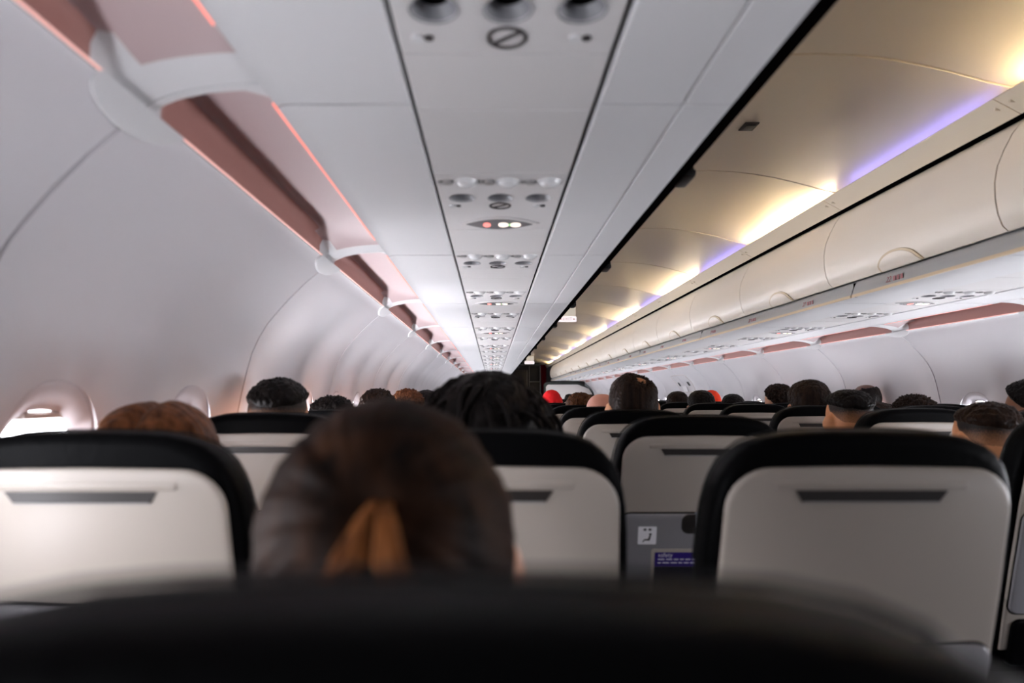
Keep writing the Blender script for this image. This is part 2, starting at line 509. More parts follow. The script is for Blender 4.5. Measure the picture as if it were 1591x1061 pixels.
LX = (-.083, 0, .083)
def psu_proto(sign):
    t = thing('service_panel', '', 'service panel')
    y1 = .285 if sign else .10
    me = psu_panel_mesh(-.165, y1, [(x, 0, .026) for x in LX])
    link('panel', me, M['psu'], t, True, 30)
    for x in LX:
        bm = bmesh.new()
        n = 28
        rings = []
        for r, z in ((.0262, .0005), (.0285, -.0005), (.0262, .0015), (.020, .012), (.011, .022)):
            rings.append([(x + r * math.cos(2 * PI * i / n), r * math.sin(2 * PI * i / n), z) for i in range(n)])
        add_layers(bm, rings[1:], False, False)
        rl = finish(bm, 'reading_light', M['dish'], t, True, 50)
        bm = bmesh.new(); add_cyl(bm, (x, 0, .0215), (x, 0, .0255), .0125, .0125, 20); finish(bm, 'lens', M['lens'], rl)
        # adjustable air outlet: glossy dome beside a grey collar
        bm = bmesh.new(); g = add_ball(bm, (x + .014, -.112, .001), (.021, .021, .013), 3); av = finish(bm, 'air_vent', M['vent'], t)
        bm = bmesh.new()
        add_cyl(bm, (x + .014, -.112, .003), (x + .014, -.112, -.0015), .0255, .024, 24)
        finish(bm, 'collar', M['vent'], av, True, 40)
        bm = bmesh.new(); add_cyl(bm, (x - .024, -.112, .003), (x - .024, -.112, -.004), .012, .010, 18)
        add_cyl(bm, (x - .038, -.112, .003), (x - .038, -.112, -.003), .006, .006, 12)
        finish(bm, 'call_button', M['ventgrey'], t, True, 40)
    # prohibition ring
    bm = bmesh.new()
    n = 36
    for ro, ri_, zt in ((.0245, .0205, -.0012),):
        a = [[(r * math.cos(2 * PI * i / n), .060 + r * math.sin(2 * PI * i / n), z) for i in range(n)] for r, z in ((ri_, .002), (ri_, zt), (ro, zt), (ro, .002))]
        add_layers(bm, a + [a[0]], False, False)
    add_box(bm, (0, .060, 0), (.042, .0042, .0024), 0, rot=None)
    vs = bm.verts[-8:] if hasattr(bm.verts, '__getitem__') and not bm.verts.ensure_lookup_table() else []
    bmesh.ops.rotate(bm, cent=(0, .060, 0), matrix=Matrix.Rotation(math.radians(-40), 3, 'Z'), verts=vs)
    finish(bm, 'no_smoking_mark', M['mark'], t, False)
    for x in (-.094, .096):
        bm = bmesh.new(); add_cyl(bm, (x, .060, .003), (x, .060, -.0015), .0055, .0055, 14); sc = finish(bm, 'fastener', M['mark'], t)
        bm = bmesh.new(); add_cyl(bm, (x - .014, .060, .003), (x - .014, .060, -.0022), .0085, .0075, 14); finish(bm, 'cap', M['vent'], t)
    if sign:
        bm = bmesh.new()
        def lens(hw, hh, n=20):
            top = [(-hw + 2 * hw * i / n, hh * (1 - (2 * i / n - 1) ** 2)) for i in range(n)]
            bot = [(hw - 2 * hw * i / n, -hh * (1 - (2 * i / n - 1) ** 2)) for i in range(n)]
            return top + bot
        add_layers(bm, [[(x, .212 + y, z) for x, y in lens(w, hh)] for w, hh, z in ((.100, .057, .002), (.100, .057, -.001), (.096, .054, -.0028))])
        finish(bm, 'sign_surround', M['psu'], t, True, 30)
        bm = bmesh.new()
        add_layers(bm, [[(x, .212 + y, z) for x, y in lens(w, hh)] for w, hh, z in ((.083, .047, -.001), (.082, .0465, -.0040))])
        sg = finish(bm, 'sign_lens', M['signlens'], t, True, 30)
        def disc(nm, x, rx, ry, m):
            b2 = bmesh.new(); n = 20
            add_layers(b2, [[(x + rx * math.cos(2 * PI * i / n), .212 + ry * math.sin(2 * PI * i / n), z) for i in range(n)] for z in (-.004, -.0056)])
            finish(b2, nm, m, sg, False)
        disc('no_smoking_light', -.031, .0095, .019, M['redlit'])
        disc('seat_belt_light', .010, .0125, .019, M['whitelit'])
        disc('buckle_light', .040, .0130, .019, M['whitelit'])
        disc('status_light', .0252, .0022, .009, M['greenlit'])
    return t
protoA, protoB = psu_proto(False), psu_proto(True)
used = {protoA: False, protoB: False}
fill_me = {}
for side in ('L', 'R'):
    xo = PXC if side == 'L' else XR - PXC
    where = 'left' if side == 'L' else 'right'
    fi = 0
    for n in range(-1, 24):
        yc = .762 + PITCH * n
        sign = (n % 2 == 1)
        if side == 'R' and n < 1: continue
        if yc > YEND - .4: break
        p = protoB if sign else protoA
        cnt = n + 2
        lab = '%s of reading lights and air vents%s, %s from the front edge, %s ceiling' % ('panel', ' with lit signs' if sign else '', ONES[cnt], where)
        lab = 'overhead panel of lights and vents%s, %s row, %s of the aisle' % (' with lit sign' if sign else '', ONES[cnt], where)
        if not used[p]:
            used[p] = True; r = p; r.location = (xo, yc, CZ + .4325)
            r['label'] = lab; r['group'] = 'service panels over the seats'
        else:
            r = dup(p, (xo, yc, CZ + .4325), lab, 'service panels over the seats')
        if side == 'R':
            pass
        # plain filler panels up to the next unit
        a = yc + (.285 if sign else .10); b = yc + PITCH - .165
        parts = [(a, b)] if sign else [(a, a + .168), (a + .168, b)]
        for (u, v) in parts:
            key = round(v - u, 3)
            if key not in fill_me: fill_me[key] = psu_panel_mesh(-(v - u) / 2, (v - u) / 2, None)
            o = link('filler_panel', fill_me[key], None, None, True, 30)
            if not fill_me[key].materials: fill_me[key].materials.append(M['psu'])
            fi += 1
            o.location = (xo, (u + v) / 2, CZ + .4325)
            tag(o, 'plain overhead panel %s of the aisle, %s the %s row of lights' % (where, ('just past' if u == a else 'second past'), ONES[cnt]), 'panel', 'plain panels between the service panels')
# dark recess above the channels
for side in (1, -1):
    bm = bmesh.new()
    add_strip(bm, [(-.300, .4475), (.350, .4475)], Y0, YEND, (0, .003), side)
    o = finish(bm, 'trim_%d' % (2 if side == 1 else 3), M['groove'], None, False); o.location.x = 0 if side == 1 else XR
    tag(o, kind='structure')

# ------------------------------------------------------------------ sidewall light coves
def build_cove(side, k):
    s = 1 if side == 'L' else -1
    xo = 0 if side == 'L' else XR
    a = SEAM_W + k * BAY
    if a + BAY > YEND + .05: return
    where = 'left' if side == 'L' else 'right'
    t = thing('light_cove', 'pink-lit recessed cove between %s bins and %s wall, %s bay ahead' % (where, where, ONES[k + 2] if k > -2 else 'nearest'), 'light cove', (xo, a, CZ), 'pink light coves along the ' + where + ' wall')
    A = (-.3175, .4285); B = (-.474, .396)
    CROSS_FLAT = [(0, 0), (.15, .0), (.3, -.001), (.45, -.004), (.6, -.008), (.75, -.012), (.85, -.008), (.93, -.004), (1, 0)]
    # deep section: inboard face up to the crease, outboard face down to the wall
    DEEP = [(-.3175, .4285), (-.350, .4375), (-.385, .4475), (-.420, .4570), (-.446, .4620), (-.462, .4575), (-.470, .442), (-.474, .418), (-.474, .396)]
    FLAT = [(-.3175, .4285), (-.340, .4275), (-.365, .4255), (-.390, .4225), (-.415, .418), (-.437, .4125), (-.455, .406), (-.466, .400), (-.474, .396)]
    ysamp = [0.0015, .012, .022, .032, .045, .06, .10, .2, .4, .6, .75, .82, .87, .91, .94, .965, .985, 1.01, 1.04, BAY - .0015]
    bm = bmesh.new()
    layers = []
    for y in ysamp:
        f = smoothstep(.018, .048, y) * (1 - smoothstep(.80, .99, y))
        fo = smoothstep(.018, .048, y) * (1 - smoothstep(.93, .985, y))   # outboard face keeps its depth for longer
        ring = []
        for i, (d, fl) in enumerate(zip(DEEP, FLAT)):
            q = f + (fo - f) * smoothstep(4, 7, i)
            ring.append((s * (fl[0] + (d[0] - fl[0]) * q), y, fl[1] + (d[1] - fl[1]) * q))
        back = [(x - s * .0, y, z + .012) for x, y, z in reversed(ring)]
        back = [(x - s * (.010 if i < 4 else 0), y, z) for i, (x, y, z) in enumerate(back)]
        layers.append(ring + back)
    add_layers(bm, layers)
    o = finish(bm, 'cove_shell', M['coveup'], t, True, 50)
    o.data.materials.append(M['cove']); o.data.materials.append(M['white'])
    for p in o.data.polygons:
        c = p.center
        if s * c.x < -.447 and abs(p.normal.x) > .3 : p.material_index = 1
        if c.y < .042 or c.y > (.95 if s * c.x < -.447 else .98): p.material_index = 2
    L = BAY - .30
    bm = bmesh.new(); add_box(bm, (s * -.3185, .055 + (BAY - .20) / 2, .4262), (.0026, BAY - .21, .0030), .0008); finish(bm, 'upper_light_strip', M['redled'], t)
    bm = bmesh.new(); add_box(bm, (s * -.4722, .10 + (BAY - .20) / 2, .3945), (.0030, BAY - .205, .0036), .001); finish(bm, 'lower_light_strip', M['paleled'], t)
    # rounded tongue covering the joint of two wall panels
    bm = bmesh.new()
    n = 16
    rings = []
    for off in (0.0, .005, .007):
        ring = []
        sc = 1.0 if off < .006 else .9
        for i in range(n + 1):
            q = PI * i / n
            yy_ = .11 * math.cos(q) * sc; dz = .030 * math.sin(q) * sc
            zz = .396 - dz
            x = wall_x(zz) if zz < .392 else -.474
            ring.append((s * (x + off + ridge(a + yy_, zz)), yy_, zz - off * .5))
        rings.append(ring)
    add_layers(bm, rings)
    finish(bm, 'joint_cover', M['white'], t, True, 45)
for k in range(-2, 16):
    build_cove('L', k); build_cove('R', k)

# ------------------------------------------------------------------ seats
SEAT_TOP = 1.145
LEAN = .20
OUT = [(0, 0), (.04, .0003), (.08, .0016), (.11, .0042), (.135, .0095), (.157, .0185), (.172, .030), (.184, .044), (.193, .062), (.199, .082), (.2035, .106), (.2065, .14), (.2085, .19), (.2085, .30), (.206, .45), (.205, .66)]
def T(x, v, n):
    """seat-back coordinates: x across, v down from the top edge, n forward of the rear face"""
    return (x, LEAN * v + n, SEAT_TOP - v)
def seat_ring(inset, n, vmax=.66):
    pts = []
    cv = .20
    for x, v in OUT:
        v2 = min(v, vmax)
        pts.append((max(0, x - inset * smoothstep(0, .2, x)), v2 + inset * (1 - smoothstep(0, .30, v2)) * (1 - .6 * smoothstep(.14, .2, x))))
    right = [T(x, v, n) for x, v in pts]
    left = [T(-x, v, n) for x, v in reversed(pts[1:])]
    return left + right
def plate(bm, w, v0, v1, r, n0, n1, bev=.003, rt=None, taper=0.0):
    """rounded plate lying on the seat back between depths n0 (root) and n1 (rear face)"""
    rings = []
    for ins, n in ((0, n0), (0, n1 + bev * (1 if n1 < n0 else -1)), (bev * .35, n1 + bev * .35 * (1 if n1 < n0 else -1)), (bev, n1)):
        rr = rrect(w - ins, (v1 - v0) / 2 - ins, max(.0005, r - ins), 7)
        vc = (v0 + v1) / 2
        rings.append([T(x * (1 + taper * (y + (v1 - v0) / 2)), vc + y, n) for x, y in rr])
    add_layers(bm, rings)

def make_seat():
    t = thing('passenger_seat', '', 'airplane seat')
    bm = bmesh.new()
    add_layers(bm, [seat_ring(.020, -.0035), seat_ring(.008, -.001), seat_ring(.002, .006), seat_ring(0, .016), seat_ring(0, .050), seat_ring(.003, .068), seat_ring(.012, .086), seat_ring(.030, .097), seat_ring(.06, .101)])
    br = finish(bm, 'backrest', M['leather'], t, True, 60)
    bm = bmesh.new()
    # stitched head-rest cover edge
    for n in (.060,):
        r = [p for p in seat_ring(-.0012, n) if p[2] > SEAT_TOP - .30]
        add_tube(bm, r, .0016, 6)
    finish(bm, 'seam_piping', M['black'], br)
    # plastic shell
    def shell_ring(ins, n, top=.0485):
        pts = []
        half = []
        r = .058
        for k in range(9):
            a = PI / 2 - k * PI / 16
            half.append((.1905 - r + r * math.cos(a), top + r - r * math.sin(a)))
        half = [(x - ins, v + ins) for x, v in half]
        half = [(0, top + ins - .002), (.07, top + ins - .0012)] + half
        half += [(.1915 - ins, .15), (.194 - ins, .22), (.194 - ins, .40), (.190 - ins, .60 - ins)]
        return [T(-x, v, n) for x, v in reversed(half[1:])] + [T(x, v, n) for x, v in half]
    bm = bmesh.new()
    add_layers(bm, [shell_ring(0, .004), shell_ring(0, -.007), shell_ring(.0015, -.0100), shell_ring(.005, -.0118)])
    sh = finish(bm, 'back_shell', M['shell'], t, True, 50)
    # raised brow above the literature slot, then the slot
    bm = bmesh.new(); plate(bm, .128, .0665, .0775, .004, -.011, -.0136, .002); finish(bm, 'slot_brow', M['shell'], sh, True, 50)
    bm = bmesh.new()
    for n0, n1, ins in ((-.011, -.0135, 0),):
        tp = [(-.101, .0785), (.101, .0785), (.091, .0945), (.089, .0955), (-.089, .0955), (-.091, .0945)]
        add_layers(bm, [[T(x, v, n0) for x, v in tp], [T(x, v, n1) for x, v in tp]])
    sl = finish(bm, 'literature_slot', M['slot'], sh, False)
    bm = bmesh.new(); add_tube(bm, [T(x, .0945, -.0138) for x in (-.09, -.03, .03, .09)], .0013, 6); finish(bm, 'slot_lip', M['ventgrey'], sl)
    # tray table
    bm = bmesh.new(); plate(bm, .189, .2375, .500, .022, -.010, -.0205, .004); tr = finish(bm, 'tray_table', M['tray'], t, True, 45)
    bm = bmesh.new(); plate(bm, .1915, .2335, .504, .025, -.006, -.0125, .001); finish(bm, 'tray_gap', M['groove'], tr, True, 45)
    bm = bmesh.new(); plate(bm, .0285, .2385, .2870, .018, -.0200, -.0212, .0008); lo = finish(bm, 'latch_recess', M['slot'], tr, True, 45); lo.location.x = -.016
    bm = bmesh.new(); plate(bm, .0060, .2330, .2720, .003, -.0150, -.0260, .002); lo = finish(bm, 'tray_latch', M['latch'], tr, True, 45); lo.location.x = -.006
    # seat pocket
    bm = bmesh.new(); plate(bm, .175, .515, .64, .02, -.004, -.022, .006); finish(bm, 'seat_pocket', M['leather'], t, True, 50)
    # cushion, armrests, legs
    bm = bmesh.new(); add_box(bm, (0, .44, .40), (.43, .48, .11), .035, 3); finish(bm, 'seat_cushion', M['leather'], t, True, 50)
    bm = bmesh.new(); add_box(bm, (0, .42, .325), (.44, .42, .035), .008); finish(bm, 'seat_pan', M['frame'], t)
    for sx in (-1, 1):
        bm = bmesh.new(); add_box(bm, (sx * .229, .40, .625), (.036, .40, .035), .012, 3); add_box(bm, (sx * .229, .235, .56), (.026, .06, .16), .01, 2)
        finish(bm, 'armrest', M['arm'], t, True, 50)
        bm = bmesh.new(); add_tube(bm, [(sx * .16, .28, .32), (sx * .16, .24, .16), (sx * .16, .21, .012)], .016, 10); add_tube(bm, [(sx * .16, .58, .32), (sx * .16, .60, .16), (sx * .16, .62, .012)], .014, 10)
        add_box(bm, (sx * .16, .42, .010), (.05, .52, .020), .004)
        finish(bm, 'seat_leg', M['frame'], t, True, 50)
    return t
SEATX = {'A': -.546, 'B': -.020, 'C': .503, 'D': 1.478, 'E': 2.000, 'F': 2.517}
COLNAME = {'A': 'left window column', 'B': 'left middle column', 'C': 'left aisle column', 'D': 'right aisle column', 'E': 'right middle column', 'F': 'right window column'}
def seat_y(k): return .180 + PITCH * k
ROWS = {'A': list(range(1, 9)), 'B': list(range(0, 6)), 'C': list(range(1, 21)), 'D': list(range(2, 20)), 'E': list(range(3, 14)), 'F': list(range(3, 12))}
seat0 = make_seat(); first = True
SPECIAL = {('B', 0): 'blurred black seat back filling the foreground directly in front of the viewer'}
SEATS = {}
for c in 'BACDEF':
    for k in ROWS[c]:
        dz = {('A', 2): .006, ('A', 1): -.002}.get((c, k), 0.0) + (.006 if c in 'DEF' and k > 0 else 0)
        loc = (SEATX[c], seat_y(k), 0)
        lab = SPECIAL.get((c, k), 'dark leather seat with grey plastic back, %s, %s row ahead' % (COLNAME[c], ONES[k]) if k else '')
        if first: r = seat0; r.location = loc; r['label'] = lab; r['group'] = 'airplane seats in rows'; first = False
        else: r = dup(seat0, loc, lab, 'airplane seats in rows')
        if (c, k) == ('B', 0): r.location.y = .155; dz = -.011
        r.scale.z = 1 + dz / SEAT_TOP
        SEATS[(c, k)] = r
for ch in SEATS[('C', 1)].children:
    if ch.name.startswith('tray_table'): ch.location = (0, .012, -.060)
# stickers on the tray of the second aisle seat
def part_of(root, nm):
    for ch in root.children:
        if ch.name.split('.')[0] == nm: return ch
tr = part_of(SEATS[('C', 2)], 'tray_table')
bm = bmesh.new(); plate(bm, .0225, -.0225, .0225, .003, -.0203, -.0212, .0004)
st = finish(bm, 'placard', M['paper'], tr, False)
st['label'] = 'white square sticker with a seated figure'
PV = .2915; PX = -.1265
for v in st.data.vertices: v.co.x += PX; v.co.z -= PV; v.co.y += LEAN * PV
def flat(bm, pts, n0=-.0210, n1=-.0216):
    add_layers(bm, [[T(x, v, n) for x, v in pts] for n in (n0, n1)])
bm = bmesh.new()
# seated figure: head, reclining trunk, thighs, lower legs, and the two marks above
flat(bm, [(PX + .0075 + .0032 * math.cos(i * PI / 6), PV - .0030 + .0034 * math.sin(i * PI / 6)) for i in range(12)])
flat(bm, [(PX + .0050, PV + .0005), (PX + .0095, PV + .0010), (PX + .0062, PV + .0125), (PX + .0010, PV + .0125)])
flat(bm, [(PX - .0060, PV + .0090), (PX + .0030, PV + .0085), (PX + .0055, PV + .0128), (PX - .0060, PV + .0125)])
flat(bm, [(PX - .0075, PV + .0095), (PX - .0045, PV + .0095), (PX - .0085, PV + .0165), (PX - .0115, PV + .0165)])
for xx in (-.0060, .0062):
    flat(bm, [(PX + xx + .0040 * math.cos(i * PI / 5), PV - .0150 + .0030 * math.sin(i * PI / 5)) for i in range(10)])
finish(bm, 'pictogram', M['mark'], tr, False)
bm = bmesh.new(); plate(bm, .115, .3250, .470, .006, -.0200, -.0216, .0006); finish(bm, 'placard_frame', M['shell'], tr, False)
bm = bmesh.new(); plate(bm, .106, .3340, .370, .002, -.0210, -.0222, .0004); o = finish(bm, 'safety_card', M['purple'], tr, False); o['label'] = 'deep purple safety card heading'
bm = bmesh.new(); plate(bm, .106, .3702, .463, .002, -.0210, -.0222, .0004); finish(bm, 'safety_card_body', M['navy'], tr, False)
def seat_text(nm, s, size, x, v, m, parent, align='LEFT'):
    cu = bpy.data.curves.new(nm, 'FONT'); cu.body = s; cu.size = size; cu.align_x = align; cu.align_y = 'CENTER'
    tmp = bpy.data.objects.new('tmp', cu); COL.objects.link(tmp)
    me = evaluated(tmp); bpy.data.objects.remove(tmp)
    for p in me.vertices:
        a, b = p.co.x, p.co.y
        p.co = T(x + a, v - b, -.0227)
    return link(nm, me, m, parent, False)
seat_text('lettering', 'safety', .0155, -.098, .3410, M['whiteprint'], tr)
bm = bmesh.new()
for r_, v in enumerate((.3520, .3605)):
    x = -.098
    rnd = random.Random(r_)
    while x < .09:
        w = rnd.uniform(.006, .018); flat(bm, [(x, v - .0014), (x + w, v - .0014), (x + w, v + .0014), (x, v + .0014)], -.0222, -.0226); x += w + .004
finish(bm, 'text_lines', M['whiteprint'], tr, False)

# ------------------------------------------------------------------ people
def remeshed(build, voxel, smooth=6, fac=.5):
    bm = bmesh.new(); build(bm)
    bmesh.ops.recalc_face_normals(bm, faces=bm.faces)
    me = bpy.data.meshes.new('t'); bm.to_mesh(me); bm.free()
    o = bpy.data.objects.new('t', me); COL.objects.link(o)
    md = o.modifiers.new('r', 'REMESH'); md.mode = 'VOXEL'; md.voxel_size = voxel; md.use_smooth_shade = True
    m2 = o.modifiers.new('s', 'SMOOTH'); m2.iterations = smooth; m2.factor = fac
    out = evaluated(o); bpy.data.objects.remove(o)
    for p in out.polygons: p.use_smooth = True
    return out
def cap(bm, p0, p1, r0, r1):
    add_cyl(bm, p0, p1, r0, r1, 16); add_ball(bm, p0, r0, 2); add_ball(bm, p1, r1, 2)
HC = Vector((0, -.005, 1.106)); HR = Vector((.077, .094, .094))
def sshape(d, n=2.45):
    return (abs(d.x) ** n + abs(d.y) ** n + abs(d.z) ** n) ** (-1.0 / n)
def limbs(bm, e, skin):
    for s in (-1, 1):
        cap(bm, (s * .178, .0, .862), (s * .205, .075, .645), .049 + e, .041 + e)
        if skin:
            cap(bm, (s * .205, .075, .645), (s * .105, .285, .640), .038, .026)
        else:
            cap(bm, (s * .205, .075, .645), (s * .125, .245, .640), .040 + e, .030 + e)
def torso(bm, e):
    cap(bm, (-.145, -.005, .868), (.145, -.005, .868), .056 + e, .056 + e)
    add_ball(bm, (0, .01, .80), (.163 + e, .104 + e, .165 + e), 3)
    add_ball(bm, (0, .03, .66), (.146 + e, .105 + e, .16 + e), 3)
    add_ball(bm, (0, .075, .53), (.168 + e, .122 + e, .085 + e), 3)
    cap(bm, (-.04, -.02, .90), (-.115, -.005, .885), .045 + e, .040 + e); cap(bm, (.04, -.02, .90), (.115, -.005, .885), .045 + e, .040 + e)
def legs(bm, e, low=.10):
    for s in (-1, 1):
        cap(bm, (s * .088, .09, .525), (s * .105, .455, .548), .078 + e, .056 + e)
        cap(bm, (s * .105, .455, .548), (s * .105, .44, low), .050 + e, .036 + e)
def body_build(bm):
    for v in add_ball(bm, (0, 0, 0), 1.0, 4):                            # skull
        d = v.co.normalized(); q = sshape(d); v.co = HC + Vector((d.x * HR.x * q, d.y * HR.y * q, d.z * HR.z * q))
    add_ball(bm, (0, .028, 1.040), (.054, .062, .066), 3)               # face and jaw
    add_ball(bm, (0, .066, .992), (.024, .022, .020), 3)                # chin
    add_cyl(bm, (0, .082, 1.092), (0, .104, 1.052), .008, .014, 12); add_ball(bm, (0, .101, 1.053), (.015, .013, .011), 2)   # nose
    for s in (-1, 1):
        add_ball(bm, (s * .030, .074, 1.112), (.024, .014, .009), 2)    # brow
        add_ball(bm, (s * .030, .078, 1.090), (.012, .011, .010), 2)    # eye under its lid
        add_ball(bm, (s * .042, .062, 1.058), (.018, .022, .018), 2)    # cheek
        add_ball(bm, (s * .090, -.010, 1.076), (.010, .024, .036), 3, Matrix.Rotation(s * -.7, 3, 'Z'))     # ear
        add_ball(bm, (s * .091, -.016, 1.090), (.010, .020, .021), 2, Matrix.Rotation(s * -.45, 3, 'Z'))
    add_ball(bm, (0, .088, 1.026), (.022, .012, .006), 2); add_ball(bm, (0, .087, 1.017), (.019, .012, .006), 2)             # lips
    cap(bm, (0, -.022, 1.045), (0, -.026, .91), .056, .058)              # neck
    torso(bm, 0); limbs(bm, 0, True); legs(bm, 0)
    for s in (-1, 1):
        add_ball(bm, (s * .095, .325, .634), (.038, .048, .017), 3)      # palm on the thigh
        for q, (dx, ln) in enumerate(((-.027, .066), (-.009, .076), (.009, .072), (.027, .056))):
            a = Vector((s * .095 + dx, .362, .636)); b = a + Vector((dx * .12, ln * .55, -.002)); c = b + Vector((0, ln * .42, -.014))
            cap(bm, a, b, .0085, .008); cap(bm, b, c, .008, .007)
        a = Vector((s * .060, .318, .634)); cap(bm, a, a + Vector((-s * .022, .030, .002)), .0100, .009); cap(bm, a + Vector((-s * .022, .030, .002)), a + Vector((-s * .030, .056, -.004)), .009, .008)
        cap(bm, (s * .105, .43, .055), (s * .105, .58, .035), .038, .028)
BODY = remeshed(body_build, .0062, 5)
def shirt_build(bm): torso(bm, .012); limbs(bm, .010, False)
SHIRT = remeshed(shirt_build, .010, 6)
def trouser_build(bm):
    add_ball(bm, (0, .075, .53), (.180, .134, .095), 3); legs(bm, .012, .12)
TROUSERS = remeshed(trouser_build, .010, 6)
def shoe_build(bm):
    for s in (-1, 1): cap(bm, (s * .105, .425, .058), (s * .105, .585, .044), .047, .038); add_box(bm, (s * .105, .51, .015), (.078, .25, .024), .008)
SHOES = remeshed(shoe_build, .008, 4)

def hair_mesh(kind, seed, base=.012):
    rnd = random.Random(seed)
    off = Vector((rnd.uniform(-50, 50), rnd.uniform(-50, 50), rnd.uniform(-50, 50)))
    bm = bmesh.new()
    bmesh.ops.create_icosphere(bm, subdivisions=6, radius=1.0)
    for v in bm.verts:
        d = v.co.normalized()
        az = abs(math.atan2(d.x, -d.y))                 # 0 at the nape, pi at the face
        el = math.degrees(math.asin(max(-1, min(1, d.z))))
        back, side, front = {'short': (-34, -8, 34), 'fade_top': (10, 22, 34), 'stubble': (-34, -8, 30), 'curly': (-30, -6, 30), 'coily': (-22, 2, 30), 'bald_ring': (-34, -8, 60),
                             'bob': (-62, -46, 30), 'long': (-66, -48, 30), 'thin': (-34, -8, 60)}[kind]
        lim = interp([(0, back), (PI * .28, back + 4), (PI * .52, side), (PI * .66, front - 12), (PI * .8, front), (PI, front)], az)
        p = smoothstep(lim - 3, lim + (14 if kind != 'stubble' else 26), el)
        nlow = noise.noise(d * 2.3 + off); nmid = noise.noise(d * 7 + off); nhi = noise.noise(d * 22 + off); nvh = noise.noise(d * 45 + off)
        if kind == 'short': t = base + .004 * nlow + .003 * nmid + .0026 * nhi + .0026 * nvh + .0020 * noise.noise(d * 90 + off)
        elif kind == 'fade_top': t = base + .004 * nlow + .004 * nmid + .003 * nhi + .003 * nvh + .002 * noise.noise(d * 90 + off)
        elif kind == 'stubble': t = .0018 + .0006 * nhi
        elif kind == 'curly': t = base + .010 * nmid + .010 * nhi + .006 * nvh
        elif kind == 'coily': t = base + .005 * nmid + .009 * abs(nhi) + .006 * nvh
        elif kind == 'bob':
            sa = math.atan2(abs(d.x), d.z); t = base + .0035 * nlow + .0020 * noise.noise(Vector((d.y * 16, sa * 1.5, 3.0 if d.x > 0 else 8.0))) + .0012 * noise.noise(Vector((d.y * 46, sa * 2.5, 5.0))) - .015 * math.exp(-(d.x / .11) ** 2) * smoothstep(-.1, .3, d.z)
        elif kind == 'long':
            t = base + .004 * nmid + .002 * nhi
        elif kind in ('bald_ring', 'thin'):
            crown = Vector((.30, -.42, .86)).normalized() if kind == 'thin' else Vector((-.1, .15, .98)).normalized()
            ang = math.degrees(d.angle(crown)); lo, hi = (0, 36) if kind == 'thin' else (40, 58)
            p *= smoothstep(lo, hi, ang + 8 * nmid + (12 * nhi + 8 * nvh if kind == 'thin' else 0))
            t = base + .004 * nlow + .003 * nhi + .002 * nvh
        q_ = sshape(d); r = Vector((d.x * HR.x * q_, d.y * HR.y * q_, d.z * HR.z * q_))
        k = -.012 + (t + .012) * p
        nn = Vector((d.x / HR.x, d.y / HR.y, d.z / HR.z)).normalized()
        if el < -25 and kind in ('bob', 'long'): nn = Vector((nn.x, nn.y, nn.z * .3)).normalized()
        v.co = HC + r + nn * k
    return bm

SK = {'light': mat('skin_light', (224, 170, 142), .5, .35, bump=.1, bscale=300), 'tan': mat('skin_tan', (206, 142, 100), .5, .35, bump=.1, bscale=300), 'brown': mat('skin_brown', (140, 92, 64), .45, .4, bump=.1, bscale=300),
      'dark': mat('skin_dark', (96, 60, 46), .4, .45, bump=.1, bscale=300), 'pink': mat('skin_pink', (226, 160, 138), .4, .45, bump=.1, bscale=300)}
H = {'black': hair_mat('hair_black', (10, 8, 8), (30, 25, 23), .6), 'brownblack': hair_mat('hair_brown_black', (20, 13, 11), (50, 36, 28), .6), 'brown': hair_mat('hair_brown', (52, 30, 20), (112, 72, 46), .6),
     'auburn': hair_mat('hair_auburn', (58, 32, 20), (142, 90, 56), .6), 'curlbrown': hair_mat('hair_curly_brown', (36, 20, 14), (120, 74, 46), .7, .5, (60, 60, 60)),
     'woman': hair_mat('hair_dark_brown', (9, 6, 5), (52, 32, 20), .45, .6, (34, 34, 9), .05), 'tail': hair_mat('hair_light_brown', (70, 40, 22), (150, 92, 48), .6, .55, (80, 80, 6))}
def fade_mat():
    m = mat('hair_faded_sides', (206, 142, 100), .55, .25); nt = m.node_tree; b = nt.nodes['Principled BSDF']; L = nt.links.new
    tc = nt.nodes.new('ShaderNodeTexCoord'); sx = nt.nodes.new('ShaderNodeSeparateXYZ'); L(tc.outputs['Object'], sx.inputs['Vector'])
    n = nt.nodes.new('ShaderNodeTexNoise'); n.inputs['Scale'].default_value = 260; n.inputs['Detail'].default_value = 3; L(tc.outputs['Object'], n.inputs['Vector'])
    a = nt.nodes.new('ShaderNodeMath'); a.operation = 'MULTIPLY_ADD'; a.inputs[1].default_value = .035; L(n.outputs['Fac'], a.inputs[0]); L(sx.outputs['Z'], a.inputs[2])
    r = nt.nodes.new('ShaderNodeMapRange'); r.inputs['From Min'].default_value = 1.062; r.inputs['From Max'].default_value = 1.150; L(a.outputs[0], r.inputs['Value'])
    mx = nt.nodes.new('ShaderNodeMix'); mx.data_type = 'RGBA'; mx.inputs['A'].default_value = lin(206, 142, 100); mx.inputs['B'].default_value = lin(26, 18, 15)
    L(r.outputs['Result'], mx.inputs['Factor']); L(mx.outputs['Result'], b.inputs['Base Color'])
    return m
H['stub'] = fade_mat()
CL = {}
def cloth(rgb):
    if rgb not in CL: CL[rgb] = mat('cloth_%d_%d_%d' % rgb, rgb, .85, .15, bump=.3, bscale=350)
    return CL[rgb]
def px_x(px, d): return (px - 765) * d / 1060
def top_z(py, d): return (617 - py) * d / 1060 + CZ
HAIR_CACHE = {}
